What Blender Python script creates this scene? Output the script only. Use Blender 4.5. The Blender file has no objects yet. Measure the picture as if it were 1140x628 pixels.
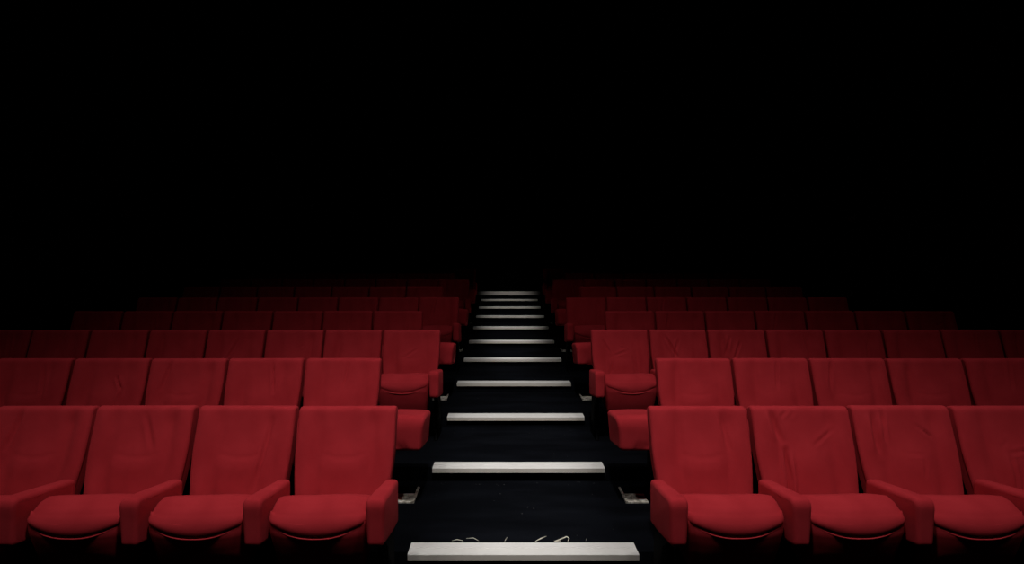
import bpy, math, random
from mathutils import Vector

C = bpy.context.scene.collection
SC = bpy.context.scene

# ------------------------------------------------------------------ materials
def mat(name, base, rough=0.8, spec=0.3, metal=0.0, sheen=0.0, sheen_tint=None,
        noise=None, bump=None, stretch=None):
    """noise = (scale, detail, colour2, low, high); bump = (scale, strength, distance)"""
    m = bpy.data.materials.new(name)
    m.use_nodes = True
    nt = m.node_tree
    b = nt.nodes['Principled BSDF']
    b.inputs['Base Color'].default_value = (*base, 1)
    b.inputs['Roughness'].default_value = rough
    b.inputs['Metallic'].default_value = metal
    b.inputs['Specular IOR Level'].default_value = spec
    if sheen:
        b.inputs['Sheen Weight'].default_value = sheen
        b.inputs['Sheen Roughness'].default_value = 0.5
        if sheen_tint:
            b.inputs['Sheen Tint'].default_value = (*sheen_tint, 1)
    tc = nt.nodes.new('ShaderNodeTexCoord')
    src = tc.outputs['Object']
    if stretch:
        mp = nt.nodes.new('ShaderNodeMapping')
        mp.inputs['Scale'].default_value = stretch
        nt.links.new(src, mp.inputs['Vector'])
        src = mp.outputs['Vector']
    if noise:
        n = nt.nodes.new('ShaderNodeTexNoise')
        n.inputs['Scale'].default_value = noise[0]
        n.inputs['Detail'].default_value = noise[1]
        nt.links.new(src, n.inputs['Vector'])
        r = nt.nodes.new('ShaderNodeValToRGB')
        r.color_ramp.elements[0].position = noise[3]
        r.color_ramp.elements[0].color = (*base, 1)
        r.color_ramp.elements[1].position = noise[4]
        r.color_ramp.elements[1].color = (*noise[2], 1)
        nt.links.new(n.outputs['Fac'], r.inputs['Fac'])
        nt.links.new(r.outputs['Color'], b.inputs['Base Color'])
    if bump:
        n2 = nt.nodes.new('ShaderNodeTexNoise')
        n2.inputs['Scale'].default_value = bump[0]
        n2.inputs['Detail'].default_value = 4
        nt.links.new(src, n2.inputs['Vector'])
        bp = nt.nodes.new('ShaderNodeBump')
        bp.inputs['Strength'].default_value = bump[1]
        bp.inputs['Distance'].default_value = bump[2]
        nt.links.new(n2.outputs['Fac'], bp.inputs['Height'])
        nt.links.new(bp.outputs['Normal'], b.inputs['Normal'])
    return m

M_RED = mat('red_velour', (0.40, 0.0205, 0.0285), 0.9, 0.12, sheen=0.12, sheen_tint=(1, .12, .14),
            noise=(7, 6, (0.47, 0.0275, 0.0370), .35, .7), bump=(420, .25, .002))
M_PIPE = mat('red_piping', (0.46, 0.027, 0.036), 0.75, 0.2, bump=(500, .2, .001))
M_STAND = mat('black_steel', (0.0025, 0.0025, 0.003), 0.8, 0.05, bump=(90, .1, .001))
M_CARPET = mat('navy_carpet', (0.0024, 0.0028, 0.0040), 1.0, 0.02,
               noise=(2.3, 8, (0.0054, 0.0063, 0.0090), .40, .72), bump=(160, .5, .006), stretch=(.55, 2.2, 1))
M_NOSE = mat('white_step_strip', (0.70, 0.685, 0.66), 0.55, 0.35,
             noise=(5, 8, (0.76, 0.75, 0.725), .3, .62), bump=(300, .1, .0005))
M_LIP = mat('aluminium_lip', (0.62, 0.58, 0.53), 0.6, 0.4, metal=0.0,
            noise=(6, 8, (0.46, 0.43, 0.38), .35, .75), bump=(200, .1, .0005), stretch=(.4, 1, 1))
M_PLATE = mat('worn_metal_plate', (0.72, 0.68, 0.60), 0.55, 0.4,
              noise=(28, 8, (0.26, 0.225, 0.18), .42, .62), bump=(60, .4, .002))
M_WALL = mat('black_wall_cloth', (0.0040, 0.0042, 0.0044), 1.0, 0.02, noise=(1.5, 6, (.006, .0062, .0064), .3, .8), bump=(80, .3, .004))
M_CEIL = mat('black_ceiling_paint', (0.003, 0.003, 0.003), 1.0, 0.02, noise=(2, 4, (.004, .004, .004), .3, .8))
M_STRAW = mat('pale_straw', (0.74, 0.70, 0.60), 0.8, 0.2, noise=(60, 4, (.6, .55, .45), .3, .7))
M_FIT = mat('grey_fitting', (0.05, 0.05, 0.05), 0.5, 0.3, noise=(30, 3, (.07, .07, .07), .3, .7))
M_FITD = mat('dark_fitting', (0.012, 0.012, 0.012), 0.6, 0.2, noise=(30, 3, (.016, .016, .016), .3, .7))

# ------------------------------------------------------------------ mesh helpers
def mesh(name, verts, faces, material, smooth=True):
    me = bpy.data.meshes.new(name)
    me.from_pydata([tuple(v) for v in verts], [], faces)
    me.update()
    if smooth:
        me.polygons.foreach_set('use_smooth', [True] * len(me.polygons))
    me.materials.append(material)
    return me

def link(name, me, parent=None, loc=(0, 0, 0)):
    o = bpy.data.objects.new(name, me)
    C.objects.link(o)
    o.location = loc
    if parent:
        o.parent = parent
    return o

def resample(pts, step):
    """closed polyline resampled about evenly"""
    out = []
    n = len(pts)
    for i in range(n):
        a, b = Vector(pts[i]), Vector(pts[(i + 1) % n])
        k = max(1, int(round((b - a).length / step)))
        for j in range(k):
            out.append(a.lerp(b, j / k))
    return out

def fillet(pts, radii, seg=6):
    """closed polygon with rounded corners"""
    out = []
    n = len(pts)
    for i in range(n):
        p, q, s = Vector(pts[i - 1]), Vector(pts[i]), Vector(pts[(i + 1) % n])
        r = radii[i]
        if r <= 0:
            out.append(q); continue
        u, v = (p - q).normalized(), (s - q).normalized()
        ang = u.angle(v)
        t = min(r / math.tan(ang / 2), (p - q).length * .49, (s - q).length * .49)
        a, b = q + u * t, q + v * t
        for j in range(seg + 1):
            f = j / seg
            out.append((a * (1 - f) + q * f) * (1 - f) + (q * (1 - f) + b * f) * f)
    return out

def loft(profile, x0, x1, r, nx, disp=None, nr=6):
    """closed (y,z) profile, counter-clockwise seen from +x, swept from x0 to x1 with edges
    rounded to radius r; disp(x, y, z, u, normal) -> (x, y, z)"""
    P = [Vector(p) for p in profile]
    n = len(P)
    N = []
    for i in range(n):
        t = (P[(i + 1) % n] - P[i - 1])
        N.append(Vector((t.y, -t.x)).normalized())
    area = sum(P[i].x * P[(i + 1) % n].y - P[(i + 1) % n].x * P[i].y for i in range(n))
    if area < 0:
        N = [-v for v in N]
    xs = []
    for j in range(nr):
        a = math.pi / 2 * j / nr
        xs.append((x0 + r * (1 - math.sin(a)) if False else x0 + r * (1 - math.cos(a)), r * (1 - math.sin(a))))
    for j in range(nx + 1):
        xs.append((x0 + r + (x1 - x0 - 2 * r) * j / nx, 0.0))
    for j in range(nr - 1, -1, -1):
        a = math.pi / 2 * j / nr
        xs.append((x1 - r * (1 - math.cos(a)), r * (1 - math.sin(a))))
    V, F = [], []
    for x, ins in xs:
        u = (2 * (x - x0) / (x1 - x0)) - 1
        for i in range(n):
            q = P[i] - N[i] * ins
            w = (x, q.x, q.y)
            if disp:
                w = disp(x, q.x, q.y, u, N[i])
            V.append(w)
    m = len(xs)
    ccw = area > 0
    for s in range(m - 1):
        for i in range(n):
            a, b = s * n + i, s * n + (i + 1) % n
            c, d = b + n, a + n
            F.append((a, b, c, d) if ccw else (a, d, c, b))
    e0, e1 = list(range(n)), [(m - 1) * n + i for i in range(n)]
    F.append(tuple(reversed(e0)) if ccw else tuple(e0))
    F.append(tuple(e1) if ccw else tuple(reversed(e1)))
    return V, F

def tube(pts, r, seg=8, taper=False):
    V, F = [], []
    n = len(pts)
    P = [Vector(p) for p in pts]
    for i in range(n):
        t = (P[min(i + 1, n - 1)] - P[max(i - 1, 0)]).normalized()
        a = t.cross(Vector((0, 0, 1)))
        if a.length < .05:
            a = t.cross(Vector((0, 1, 0)))
        a.normalize()
        b = t.cross(a).normalized()
        rr = r
        if taper and (i == 0 or i == n - 1):
            rr = r * .45
        for j in range(seg):
            th = 2 * math.pi * j / seg
            V.append(P[i] + a * rr * math.cos(th) + b * rr * math.sin(th))
    for i in range(n - 1):
        for j in range(seg):
            k = (j + 1) % seg
            F.append((i * seg + j, i * seg + k, (i + 1) * seg + k, (i + 1) * seg + j))
    F.append(tuple(reversed(range(seg))))
    F.append(tuple((n - 1) * seg + j for j in range(seg)))
    return V, F

def box(x0, x1, y0, y1, z0, z1):
    V = [(x, y, z) for x in (x0, x1) for y in (y0, y1) for z in (z0, z1)]
    F = [(0, 1, 3, 2), (4, 6, 7, 5), (0, 4, 5, 1), (2, 3, 7, 6), (0, 2, 6, 4), (1, 5, 7, 3)]
    return V, F

def rbox(x0, x1, y0, y1, z0, z1, r, seg=3):
    prof = fillet([(y0, z0), (y1, z0), (y1, z1), (y0, z1)], [r] * 4, seg)
    return loft(prof, x0, x1, r * .98, 1, nr=seg)

def merge(*parts):
    V, F = [], []
    for v, f in parts:
        k = len(V)
        V += list(v)
        F += [tuple(i + k for i in q) for q in f]
    return V, F

def struct(name, vf, m, smooth=False):
    o = link(name, mesh(name, vf[0], vf[1], m, smooth))
    o['kind'] = 'structure'
    return o

# ------------------------------------------------------------------ layout
RISE, STEP0 = 0.107, 1.91          # rise per tread, depth of step edge k is k + STEP0
CAMX, CAMZ = -0.1025, 1.67

# terraces: one tread per seat row, plus the landing at the top
for k in range(0, 12):
    y0 = -4.0 if k == 0 else k + STEP0 + .035
    y1 = 17.2 if k == 11 else k + 1 + STEP0 + .035
    struct('floor' if k == 0 else 'trim_%d' % k, box(-5.2, 5.25, y0, y1, -.3 if k == 0 else -.3, k * RISE), M_CARPET)
struct('wall_left', box(-5.35, -5.2, -4.0, 17.2, -.3, 7.2), M_WALL)
struct('wall_right', box(5.25, 5.4, -4.0, 6.45, -.3, 7.2), M_WALL)
struct('wall_right_return', box(4.75, 5.4, 6.45, 17.2, -.3, 7.2), M_WALL)
struct('wall_back', box(-5.35, 5.4, 17.2, 17.35, -.3, 7.2), M_WALL)
struct('ceiling', box(-5.35, 5.4, -4.0, 17.35, 7.2, 7.3), M_CEIL)
# slim pilasters on the side walls
struct('trim_12', box(-5.2, -5.08, 6.30, 6.50, -.2, 7.2), M_WALL)
struct('trim_13', box(-5.2, -5.08, 7.50, 7.62, -.2, 7.2), M_WALL)
struct('trim_14', box(5.14, 5.25, 6.33, 6.45, -.2, 7.2), M_WALL)

# ------------------------------------------------------------------ step edges
ORD = ['lowest', 'second', 'third', 'fourth', 'fifth', 'sixth', 'seventh', 'eighth', 'ninth', 'tenth', 'top']
def step_edge(k):
    half, lip, dep, up = .642, .034, .13, .005
    if k == 11:
        half, lip, dep, up = .80, .055, .13, .038
    root = bpy.data.objects.new('step_edge', None)
    C.objects.link(root)
    root.location = (0, k + STEP0, k * RISE)
    if k == 1:
        lab = 'lowest white step edge strip across the stairs, with straw bits behind it'
    elif k == 11:
        lab = 'broader dim step edge strip at the top of the stairs'
    elif k == 10:
        lab = 'narrow dim white step edge strip, tenth up, just under the top landing'
    else:
        lab = '%s white step edge strip counting up the dark stairs' % ORD[k - 1]
    root['label'] = lab
    root['category'] = 'step edge'
    root['group'] = 'white edge strips on the stairs'
    # tread plate: shallow lengthwise grooves, ends slightly worn
    z = up
    prof = [(0.0, z - .004), (.003, z), (dep * .48, z), (dep * .49, z - .0035), (dep * .54, z - .0035), (dep * .55, z),
            (dep - .004, z), (dep, z - .003), (dep, .0005), (.004, .0005)]
    prof = resample(prof, .03)
    V, F = loft(prof, -half, half, .0012, 24, nr=2)
    t = link('tread_strip', mesh('tread_strip', V, F, M_NOSE, False), root)
    prof = [(-.001, z - .004), (-.001, -lip + .003), (.003, -lip), (.032, -lip), (.032, -lip + .004), (.006, -lip + .006), (.006, z - .006)]
    V, F = loft(prof, -half, half, .0012, 24, nr=2)
    l = link('front_lip', mesh('front_lip', V, F, M_LIP, False), root)
    l['label'] = 'grey front lip'
    return root
for k in range(1, 12):
    step_edge(k)

# ------------------------------------------------------------------ seat meshes (unit seat, pitch PW)
PW = 0.555
# backrest section: y towards the back, z up.  front top at y = 0
def back_profile():
    fb, ft = (-.158, .40), (-.004, .925)
    d = Vector((ft[0] - fb[0], ft[1] - fb[1])).normalized()
    nb = Vector((d.y, -d.x))        # towards the back
    th = .085
    p = [Vector(fb), Vector(ft), Vector(ft) + nb * th * .9 + Vector((0, .004)), Vector(fb) + nb * th]
    f = fillet(p, [.02, .040, .030, .02], 7)
    return resample(f, .0125)

BP = back_profile()

def gauss(x, s):
    return math.exp(-(x / s) ** 2)

def seg_dist(px, py, a, b):
    ax, ay = a; bx, by = b
    dx, dy = bx - ax, by - ay
    L = dx * dx + dy * dy
    t = max(0, min(1, ((px - ax) * dx + (py - ay) * dy) / L))
    return math.hypot(px - ax - t * dx, py - ay - t * dy), t

def backrest_mesh(seed, creases=(), seam=True, bolster=1.0):
    rnd = random.Random(seed)
    ph = [rnd.uniform(0, 6.28) for _ in range(6)]
    a1, a2 = rnd.uniform(.0010, .0022), rnd.uniform(.0008, .0018)
    vl = [rnd.uniform(.46, .60), rnd.uniform(.46, .60)]
    vd = [rnd.uniform(.0085, .0155) * bolster, rnd.uniform(.0085, .0155) * bolster]
    lean = [rnd.uniform(-.10, .10), rnd.uniform(-.10, .10)]
    hw = PW / 2 - .011

    def disp(x, y, z, u, n):
        h = (z - .46) / .47          # 0 at the cushion, 1 at the top
        # front view outline: sides draw in a little at the bottom
        w = 1.0 - .085 * max(0, 1 - h * 1.9) ** 1.5 - .008 * max(0, h - .75)
        xx = x * w
        if n.x < -.35:                # front face
            f = min(1, (-n.x - .35) / .45)
            e = min(1, (1 - abs(u)) / .12)
            k = 0.0
            fade = max(0, min(1, (1.02 - h) / .22))
            k += .010 * gauss(h - .30, .30) * gauss(u, .50)              # lumbar swell
            k += -.006 * gauss(h - .68, .22) * gauss(u, .42)
            for s in (0, 1):
                c = (-1, 1)[s] * (vl[s] + lean[s] * (h - .5))
                k -= 1.35 * vd[s] * gauss(u - c, .12) * fade * (.7 + .3 * math.sin(3 * h + ph[s]))
            k += .006 * gauss(abs(u) - .82, .14)                          # padded sides
            if seam:
                hs = .47 - .045 * (1 - (u / .45) ** 2)
                if abs(u) < .47:
                    k -= .0027 * gauss(h - hs, .020) * min(1, (.47 - abs(u)) / .1)
                    k += .0026 * max(0, 1 - abs(h - hs + .12) / .12) if h < hs else 0
            k += a1 * math.sin(7 * u + ph[2] + 2.2 * h) * math.sin(3.5 * h + ph[3])
            k += a2 * math.sin(13 * u + ph[4]) * math.sin(5 * h + ph[5]) * fade
            for (p, q, wd, dp) in creases:
                steep = abs(q[1] - p[1]) / math.hypot((q[0] - p[0]) * .55, q[1] - p[1])
                dd, t = seg_dist(u * .55, h, (p[0] * .55, p[1]), (q[0] * .55, q[1]))
                tap = min(1, 4 * t * (1 - t) + .15)
                k -= (2.3 + 2.0 * steep) * dp * tap * (gauss(dd, wd) - .55 * gauss(dd - 1.9 * wd, wd))
            k *= f * e
            y = y - k * .95
            z = z + k * .28
        return (xx, y, z)

    V, F = loft(BP, -hw, hw, .017, 44, disp, nr=6)
    return mesh('backrest', V, F, M_RED)

# seat cushion: tipped a little, so its front roll stands highest
def cushion_mesh(seed):
    rnd = random.Random(seed)
    p = [(-.168, .470), (-.25, .525), (-.335, .568), (-.395, .586), (-.445, .578), (-.486, .556), (-.513, .523),
         (-.525, .488), (-.5235, .455), (-.516, .4405), (-.45, .440), (-.34, .425), (-.19, .40)]
    pr = resample(p, .016)
    hw = .227
    a = rnd.uniform(-.006, .006)
    def disp(x, y, z, u, n):
        # the lower front edge is U-shaped: it rises towards both sides
        if y < -.40 and z < .55:
            t = min(1, (-.40 - y) / .06)
            lift = .070 * abs(u) ** 2.1
            zc = .440
            z = z + lift * t * max(0, min(1, (.55 - z) / (.55 - zc)))
        # crown across the width, front corners drawn in
        cr = -.012 * abs(u) ** 4.0
        if z > .44:
            z += cr * min(1, (z - .44) / .05) + .003 * math.sin(3 * u + a * 300) * (1 if n.y > .3 else 0)
        y += .034 * abs(u) ** 4.0 * max(0, min(1, (-y - .30) / .2))
        return (x * (1 - .02 * max(0, -y - .40)), y, z)
    V, F = loft(pr, -hw, hw, .026, 26, disp, nr=6)
    return mesh('seat_cushion', V, F, M_RED)

def pan_mesh():
    # the front and underside panel below the cushion's front roll, sloping back to the bottom
    p = [(-.498, .548), (-.520, .505), (-.5195, .45), (-.508, .40), (-.491, .34), (-.467, .28), (-.438, .248), (-.380, .236), (-.26, .265), (-.20, .35), (-.19, .405), (-.34, .432), (-.44, .50)]
    pr = resample(p, .02)
    hw = .2265
    def disp(x, y, z, u, n):
        y += .034 * abs(u) ** 4.0 * max(0, min(1, (-y - .30) / .2))
        w = 1 - .15 * max(0, min(1, (.50 - z) / .26)) ** 1.2
        if z > .44:
            # tucks up beneath the roll, following its U-shaped edge
            lim = .470 + .060 * abs(u) ** 2.1 - .012 * abs(u) ** 4
            z = min(z, lim + .03)
        return (x * w, y, z)
    V, F = loft(pr, -hw, hw, .016, 22, disp, nr=4)
    return mesh('seat_pan', V, F, M_RED)

def piping_mesh():
    pts = []
    for i in range(33):
        u = -.92 + 1.84 * i / 32
        z = .435 + .068 * abs(u) ** 2.1 - .006 * abs(u)
        y = -.5170 + .034 * abs(u) ** 4
        pts.append((u * .222 * (1 - .15 * max(0, (.50 - z) / .26) ** 1.2), y, z))
    a = tube(pts, .0042, 8, True)
    return mesh('piping', *a, M_PIPE)

def arm_profile(rf=.040):
    p = [(-.175, .352), (-.175, .578), (-.36, .604), (-.545, .630), (-.538, .405), (-.36, .378)]
    f = fillet(p, [.02, .022, .0, rf, .030, .0], 7)
    return resample(f, .018)
AP = arm_profile()
AW = arm_profile(.075)

def arm_mesh():
    def disp(x, y, z, u, n):
        w = 1 - .20 * max(0, min(1, (.58 - z) / .2)) * max(0, min(1, (-.3 - y) / .2))
        w *= 1 - .22 * max(0, min(1, (y + .42) / .25))
        if n.y > .5:
            z += .004 * (1 - u * u)
        return (x * w, y, z)
    V, F = loft(AP, -.045, .045, .020, 6, disp, nr=6)
    return mesh('armrest', V, F, M_RED)

def wide_arm_mesh(side, seed, wid):
    # side = +1: its outer (aisle) side is -x ; side = -1: mirrored
    rnd = random.Random(seed)
    ph = rnd.uniform(0, 6)
    cre = [((-.55 + .12 * i + rnd.uniform(-.03, .03), .03 + .02 * i), (-.30 + .14 * i, .30 + rnd.uniform(-.04, .08))) for i in range(4)]
    def disp(x, y, z, u, n):
        v = (u + 1) / 2
        if side < 0:
            v = 1 - v
        h = (z - .38) / .25
        # outer side overhangs at the top, drawn in below
        out = (1 - min(1, v / .25))
        x -= side * out * (.020 * max(0, h) ** 3 - .010 * (1 - max(0, min(1, h))))
        if n.x < -.4:
            k = .003 * math.sin(9 * v + ph) * (1 - h)
            uu = 2 * v - 1
            for a, b in cre:
                dd, t = seg_dist(uu, h, a, b)
                k -= .007 * gauss(dd, .042) * (4 * t * (1 - t) + .2)
            y -= k
        if n.y > .5:
            z += .008 * (1 - u * u)
        return (x, y, z)
    V, F = loft(AW, 0, wid, .026, 26, disp, nr=6)
    return mesh('wide_armrest', V, F, M_RED)

def leg_mesh():
    p = [(-.40, 0), (-.10, 0), (-.10, .012), (-.16, .03), (-.18, .36), (-.42, .385), (-.42, .36), (-.33, .30), (-.30, .03), (-.40, .012)]
    V, F = loft(resample(fillet(p, [.003] * 10, 2), .05), -.014, .014, .004, 1, nr=2)
    return mesh('leg', V, F, M_STAND)

def foot_plate_mesh(side):
    # worn metal plate with a long flange running back along the aisle side (side=+1: aisle on -x)
    s = side
    def bx(x0, x1, *r):
        return rbox(min(s * x0, s * x1), max(s * x0, s * x1), *r, .0018)
    parts = merge(bx(0, .155, -.392, -.268, 0, .007),
                  bx(0, .016, -.392, -.150, .005, .016),
                  bx(.001, .155, -.392, -.380, .005, .012),
                  bx(.062, .070, -.384, -.275, .005, .013),
                  bx(.001, .155, -.280, -.268, .005, .016),
                  bx(.143, .155, -.386, -.272, .005, .012))
    me = mesh('foot_plate', *parts, M_PLATE, False)
    return me

ME_PAN, ME_PIPE, ME_ARM, ME_LEG = pan_mesh(), piping_mesh(), arm_mesh(), leg_mesh()
ME_CUSH = [cushion_mesh(40 + i) for i in range(4)]
VAR = [backrest_mesh(100 + i, cr, seam=(i % 3 != 2)) for i, cr in enumerate([
    [], [((-.15, .95), (-.35, .45), .018, .003)], [((.3, .15), (.42, .75), .02, .003)],
    [], [((-.5, .2), (-.25, .5), .016, .003), ((.1, .62), (.45, .72), .014, .002)],
    [((.05, .5), (.15, .95), .016, .003)], [((-.6, .5), (-.45, .95), .02, .003)], [((.45, .3), (.3, .9), .02, .003)]])]
# seats whose creases can be read in the photo: (row, side, seat from the aisle) -> creases
SPECIAL = {
    (1, 1, 2): ([((-.47, -.02), (-.40, .52), .022, .0085), ((.15, .55), (.62, .74), .014, .0022), ((-.62, .95), (-.5, .6), .03, .004), ((-.42, .86), (-.32, .93), .014, .002), ((-.22, .86), (-.16, .92), .012, .002)], 'with forked backrest crease'),
    (1, 1, 3): ([((-.44, .60), (-.40, .93), .014, .006), ((-.62, .45), (-.62, .9), .03, .004), ((.22, .78), (.55, .62), .012, .003), ((-.15, .44), (.28, .45), .010, .002), ((.20, .2), (.28, .42), .012, .002)], 'with upright backrest creases'),
    (1, 1, 4): ([((-.12, .48), (.75, .52), .013, .006), ((-.15, .05), (-.10, .46), .014, .006), ((-.25, .52), (-.05, .62), .012, .0012)], 'with deep level backrest crease'),
    (1, 1, 1): ([((.45, .9), (.55, .5), .02, .002)], ''),
    (1, -1, 1): ([], ''),
    (1, -1, 2): ([((.55, .85), (.38, .1), .022, .003)], ''),
    (1, -1, 3): ([((.05, .9), (.32, .5), .024, .0016)], ''),
    (2, -1, 2): ([((.20, .95), (.32, .45), .014, .006)], 'with one upright backrest crease'),
    (2, -1, 4): ([((.22, .72), (.42, .50), .014, .006), ((.42, .50), (.36, .2), .016, .005)], 'with bent backrest crease'),
    (3, 1, 1): ([((-.4, .55), (-.62, .8), .016, .005), ((-.42, .1), (-.30, .40), .016, .005), ((-.3, .48), (.3, .58), .014, .004), ((.4, .5), (.5, .2), .018, .004), ((-.1, .66), (.25, .60), .012, .003)], 'with crumpled backrest'),
    (3, 1, 2): ([((-.45, .85), (-.1, .45), .020, .006), ((.0, .8), (-.25, .4), .016, .005)], 'with two long slanting creases'),
    (3, 1, 3): ([((-.25, .85), (-.45, .5), .018, .006), ((.1, .75), (-.2, .4), .018, .005)], 'with two short slanting creases'),
    (3, -1, 4): ([((.1, .8), (-.2, .4), .016, .005)], 'with one slanting backrest crease'),
    (3, -1, 1): ([((-.25, .45), (.25, .62), .018, .002)], ''),
}

NUM = ['', 'front', 'second', 'third', 'fourth', 'fifth', 'sixth', 'seventh', 'eighth', 'ninth']
POS = ['', '', 'second', 'third', 'fourth', 'fifth', 'sixth', 'seventh', 'eighth']
PITCH = {1: .568, 2: .581, 3: .551, 4: .567, 5: .533, 6: .564, 7: .532, 8: .562, 9: .532}
COUNT = {(1, -1): 5, (1, 1): 5, (2, -1): 6, (2, 1): 6, (3, -1): 8, (3, 1): 8, (4, -1): 7, (4, 1): 7,
         (5, -1): 8, (5, 1): 7, (6, -1): 7, (6, 1): 6, (7, -1): 8, (7, 1): 7, (8, -1): 7, (8, 1): 6, (9, -1): 8, (9, 1): 7}
START = {0: 1.025, 1: .700}
rnd = random.Random(7)

for row in range(1, 10):
    pitch = PITCH[row]
    start = START[row % 2]
    z0 = (row - 1) * RISE
    yrow = row + 1.955
    for side in (-1, 1):
        n = COUNT[(row, side)]
        word = 'left' if side < 0 else 'right'
        for i in range(1, n + 1):
            cx = side * (start + pitch * (i - .5))
            root = bpy.data.objects.new('cinema_seat', None)
            C.objects.link(root)
            root.location = (cx, yrow, z0)
            where = 'beside the stairs' if i == 1 else '%s from the stairs' % POS[i]
            if i == n and row > 3:
                where += ', at the wall' if len(where) < 12 else ''
            sp = SPECIAL.get((row, side, i))
            rowt = '%s row' % NUM[row]
            if sp and sp[1]:
                lab = 'red seat %s, %s %s of aisle, %s' % (sp[1], rowt, word, where)
            elif i == 1 and row % 2 == 0:
                lab = 'red seat with broad padded side block, %s %s of the stairs' % (rowt, word)
            else:
                lab = 'red upholstered seat, %s %s of the aisle, %s' % (rowt, word, where)
            root['label'] = lab
            root['category'] = 'seat'
            root['group'] = 'red seats in the %s row %s of the stairs' % (NUM[row], word)
            if sp:
                bm = backrest_mesh(row * 37 + side * 5 + i, sp[0], seam=(row == 1 and side < 0) or i == 1)
            else:
                bm = VAR[rnd.randrange(len(VAR))]
            sx = pitch / PW
            b = link('backrest', bm, root)
            b.scale = (sx, 1, 1)
            b.rotation_euler = (rnd.uniform(-.006, .006), rnd.uniform(-.003, .003), rnd.uniform(-.006, .006))
            b.location.z = rnd.uniform(-.002, .002)
            cu = link('seat_cushion', ME_CUSH[rnd.randrange(4)], root)
            cu.scale = (sx, 1, 1)
            dz = rnd.uniform(-.004, .004)
            cu.location.z = dz
            pn = link('seat_pan', ME_PAN, root)
            pn.scale = (sx, 1, 1)
            pn.location.z = dz
            pn['label'] = 'panel under the seat front'
            if row <= 6:
                link('piping', ME_PIPE, pn)
            # arm on the aisle side (shared with the next seat), and the end arm of the row
            ax = -side * pitch / 2
            if i == 1 and row % 2 == 0:
                wid = start - .632 - .012
                wa = link('wide_armrest', wide_arm_mesh(side, row * 11 + side, wid), root)
                wa.location.x = ax - side * (.006 + wid) if side > 0 else ax + .006
                wa['label'] = 'broad padded block at the aisle end'
                lg = link('leg', ME_LEG, root)
                lg.location.x = ax - side * .09
                fp = link('foot_plate', foot_plate_mesh(side), root)
                fp.location = (ax - side * (start - .718), 0, .0)
                fp['label'] = 'worn pale metal foot plate'
            else:
                link('armrest', ME_ARM, root, (ax, 0, 0))
                link('leg', ME_LEG, root, (ax, 0, 0))
            if i == n:
                link('armrest', ME_ARM, root, (-ax, 0, 0))
                link('leg', ME_LEG, root, (-ax, 0, 0))

# ------------------------------------------------------------------ bits of straw on the first tread
def thing(name, vf, m, label, cat, group=None, smooth=True):
    o = link(name, mesh(name, vf[0], vf[1], m, smooth))
    o['label'] = label
    o['category'] = cat
    if group:
        o['group'] = group
    return o
def on_tread(px, py=None, lift=0.0, y=3.08):
    """a point above the first tread seen at photo column px"""
    return ((px - 562) * y / 585 + CAMX, y, RISE + .003 + lift)
G = 'straw bits behind the lowest step edge'
z1 = RISE + .0022
def bits(name, pts, r, label, cat='straw'):
    thing(name, tube(pts, r, 6, True), M_STRAW, label, cat, G)
def X(px, y):
    return (px - 562) * y / 585 + CAMX
bits('straw', [(X(503, 3.06), 3.062, z1), (X(509, 3.08), 3.075, z1 + .001), (X(516, 3.06), 3.062, z1)], .0022, 'thin flat straw lying at the aisle-left end of the straw bits')
bits('straw', [(X(519, 3.07), 3.090, z1), (X(527, 3.08), 3.093, z1 + .001), (X(533, 3.06), 3.062, z1)], .0020, 'thin bent straw lying second among the bits behind the lowest step edge')
bits('straw', [(X(562, 3.06), 3.058, z1 + .001), (X(564.5, 3.1), 3.10, z1 + .001)], .0028, 'tiny straw stub near the middle of the lowest step edge')
bits('straw', [(X(596, 3.055), 3.055, z1 + .001), (X(602, 3.07), 3.085, z1 + .001), (X(608.5, 3.1), 3.112, z1 + .001)], .0034, 'longest slanting straw behind the lowest step edge')
bits('straw', [(X(617, 3.06), 3.055, z1 + .001), (X(624, 3.07), 3.075, z1 + .002), (X(631, 3.1), 3.105, z1 + .003), (X(633.5, 3.09), 3.085, z1 + .002), (X(632, 3.06), 3.056, z1 + .001)], .0036, 'folded straw loop behind the lowest step edge')
bits('straw', [(X(618, 3.05), 3.052, z1 + .001), (X(624, 3.06), 3.060, z1 + .001)], .0035, 'short thick straw piece tucked under the folded straw loop')
bits('straw', [(X(652, 3.06), 3.060, z1 + .001), (X(652.8, 3.09), 3.085, z1 + .001)], .0018, 'tiny straw speck nearest the aisle-right end of the lowest step edge')
# loose thread hanging at the end of the second step edge
thing('thread', tube([(.652, 3.938, 2 * RISE - .002), (.655, 3.932, 2 * RISE - .03), (.651, 3.936, 2 * RISE - .06), (.652, 3.932, 2 * RISE - .075)], .0012, 6), M_FIT,
      'grey loose thread hanging by the end of the second step edge', 'thread')
# lint on the treads: far too small to count
rl = random.Random(3)
LV, LF = [], []
for k, n in ((1, 26), (2, 10), (3, 6)):
    for i in range(n):
        x = rl.uniform(-.6, .6); y = k + STEP0 + rl.choice((rl.uniform(.2, .9), rl.uniform(.95, 1.02)))
        s = rl.uniform(.0012, .0026); z = k * RISE + s * .4
        q = merge((LV, LF), box(x - s, x + s * rl.uniform(1, 2), y - s, y + s, z - s * .4, z + s * .5))
        LV, LF = q
lint = link('lint', mesh('lint', LV, LF, M_FIT, False))
lint['label'] = 'tiny pale lint specks scattered on the dark stair carpet'
lint['category'] = 'lint'
lint['kind'] = 'stuff'

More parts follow.
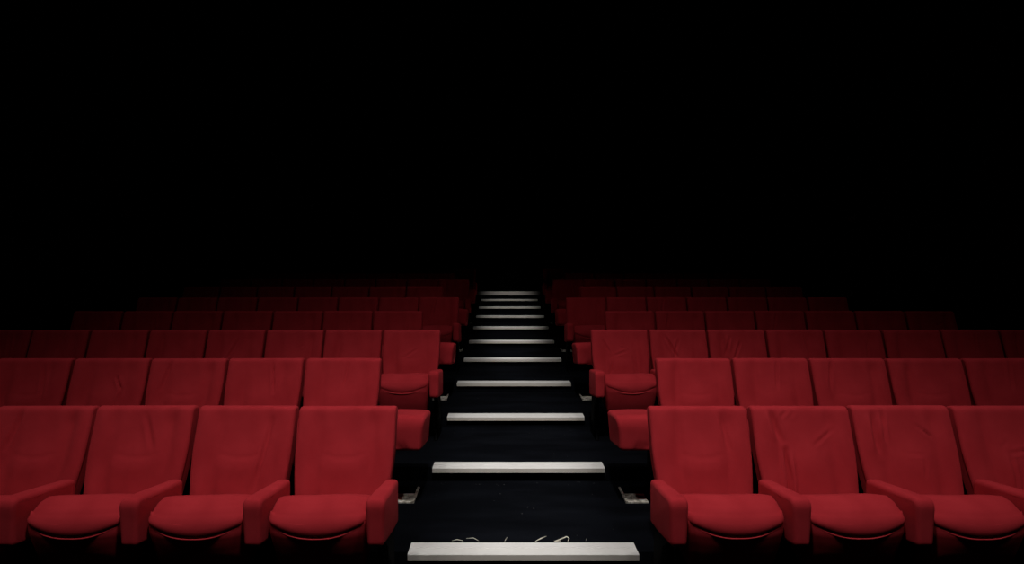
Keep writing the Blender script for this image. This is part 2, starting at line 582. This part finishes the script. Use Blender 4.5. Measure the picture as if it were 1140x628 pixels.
# ------------------------------------------------------------------ small fittings on the dark walls
def wall_fitting(x, y, z, side, w, h, d, label, lens=True):
    root = bpy.data.objects.new('wall_fitting', None)
    C.objects.link(root)
    root.location = (x, y, z)
    root['label'] = label
    root['category'] = 'wall fitting'
    s = -side
    a = rbox(min(0, s * .012), max(0, s * .012), -w / 2, w / 2, -h / 2, h / 2, .004)
    link('back_plate', mesh('back_plate', *a, M_FITD, False), root)
    a = rbox(min(s * .010, s * d), max(s * .010, s * d), -w * .36, w * .36, -h * .36, h * .36, .006)
    link('housing', mesh('housing', *a, M_FIT, False), root)
wall_fitting(-5.2, 7.06, 2.47, -1, .10, .12, .07, 'small dim fitting high on the dark wall left of the seats')
wall_fitting(4.75, 7.30, 2.42, 1, .10, .12, .07, 'small dim fitting high on the dark wall right of the seats')
wall_fitting(-5.2, 6.07, 1.30, -1, .05, .05, .03, 'tiny dim fitting low on the dark wall above the third row')
wall_fitting(4.75, 7.34, 1.36, 1, .05, .05, .03, 'tiny dim fitting low on the dark wall behind the fifth row')
V, F = rbox(-4.72, -4.40, 17.15, 17.20, 2.035, 2.075, .006)
thing('wall_rail', (V, F), M_FIT, 'short dim metal rail on the black back wall above the last seats', 'rail', smooth=False)

# ------------------------------------------------------------------ light
W = bpy.data.worlds.new('World')
SC.world = W
W.use_nodes = True
W.node_tree.nodes['Background'].inputs['Color'].default_value = (0, 0, 0, 1)
W.node_tree.nodes['Background'].inputs['Strength'].default_value = 0

def spot(name, loc, target, power, cone, blend, radius, sx=1.0, color=(1, .97, .94)):
    l = bpy.data.lights.new(name, 'SPOT')
    l.energy = power
    l.color = color
    l.spot_size = math.radians(cone)
    l.spot_blend = blend
    l.shadow_soft_size = radius
    o = bpy.data.objects.new(name, l)
    C.objects.link(o)
    o.location = loc
    d = Vector(target) - Vector(loc)
    o.rotation_euler = d.to_track_quat('-Z', 'Y').to_euler()
    o.scale = (sx, 1, 1)
    return o
# three lines of ceiling downlights, dimmer towards the back and the sides
LINES = [(.7, 650, 2.25, (.13, .36), 64), (3.0, 84, 4.9, (.22, .45), 64), (4.9, 24, 7.4, (.2, .45), 56)]
for ly, power, aim, (fa, fb), cone in LINES:
    for lx, f in ((-3.6, fa), (-1.8, fb), (0, 1.0), (1.8, fb), (3.6, fa)):
        spot('house_light', (lx, ly, 6.7), (lx * .95, aim, .6), power * f, cone, 1.0, .16)
spot('aisle_light', (0, .4, 6.6), (0, 5.0, .3), 1120, 46, 1.0, .05, sx=.26)
spot('aisle_light', (0, 3.4, 6.6), (0, 9.4, .95), 1180, 53, 1.0, .04, sx=.165)

# ------------------------------------------------------------------ camera
cd = bpy.data.cameras.new('camera')
cam = bpy.data.objects.new('camera', cd)
C.objects.link(cam)
cam.location = (CAMX, 0, CAMZ)
cam.rotation_euler = (math.pi / 2, 0, 0)
cd.sensor_fit = 'HORIZONTAL'
cd.sensor_width = 36
cd.lens = 585 / 1140 * 36
cd.shift_x = 8 / 1140
cd.shift_y = -10 / 1140
cd.clip_start = .05
SC.camera = cam

SC.view_settings.view_transform = 'Standard'
SC.view_settings.look = 'None'
SC.view_settings.gamma = 1
SC.view_settings.exposure = 0
SC.view_settings.use_curve_mapping = False
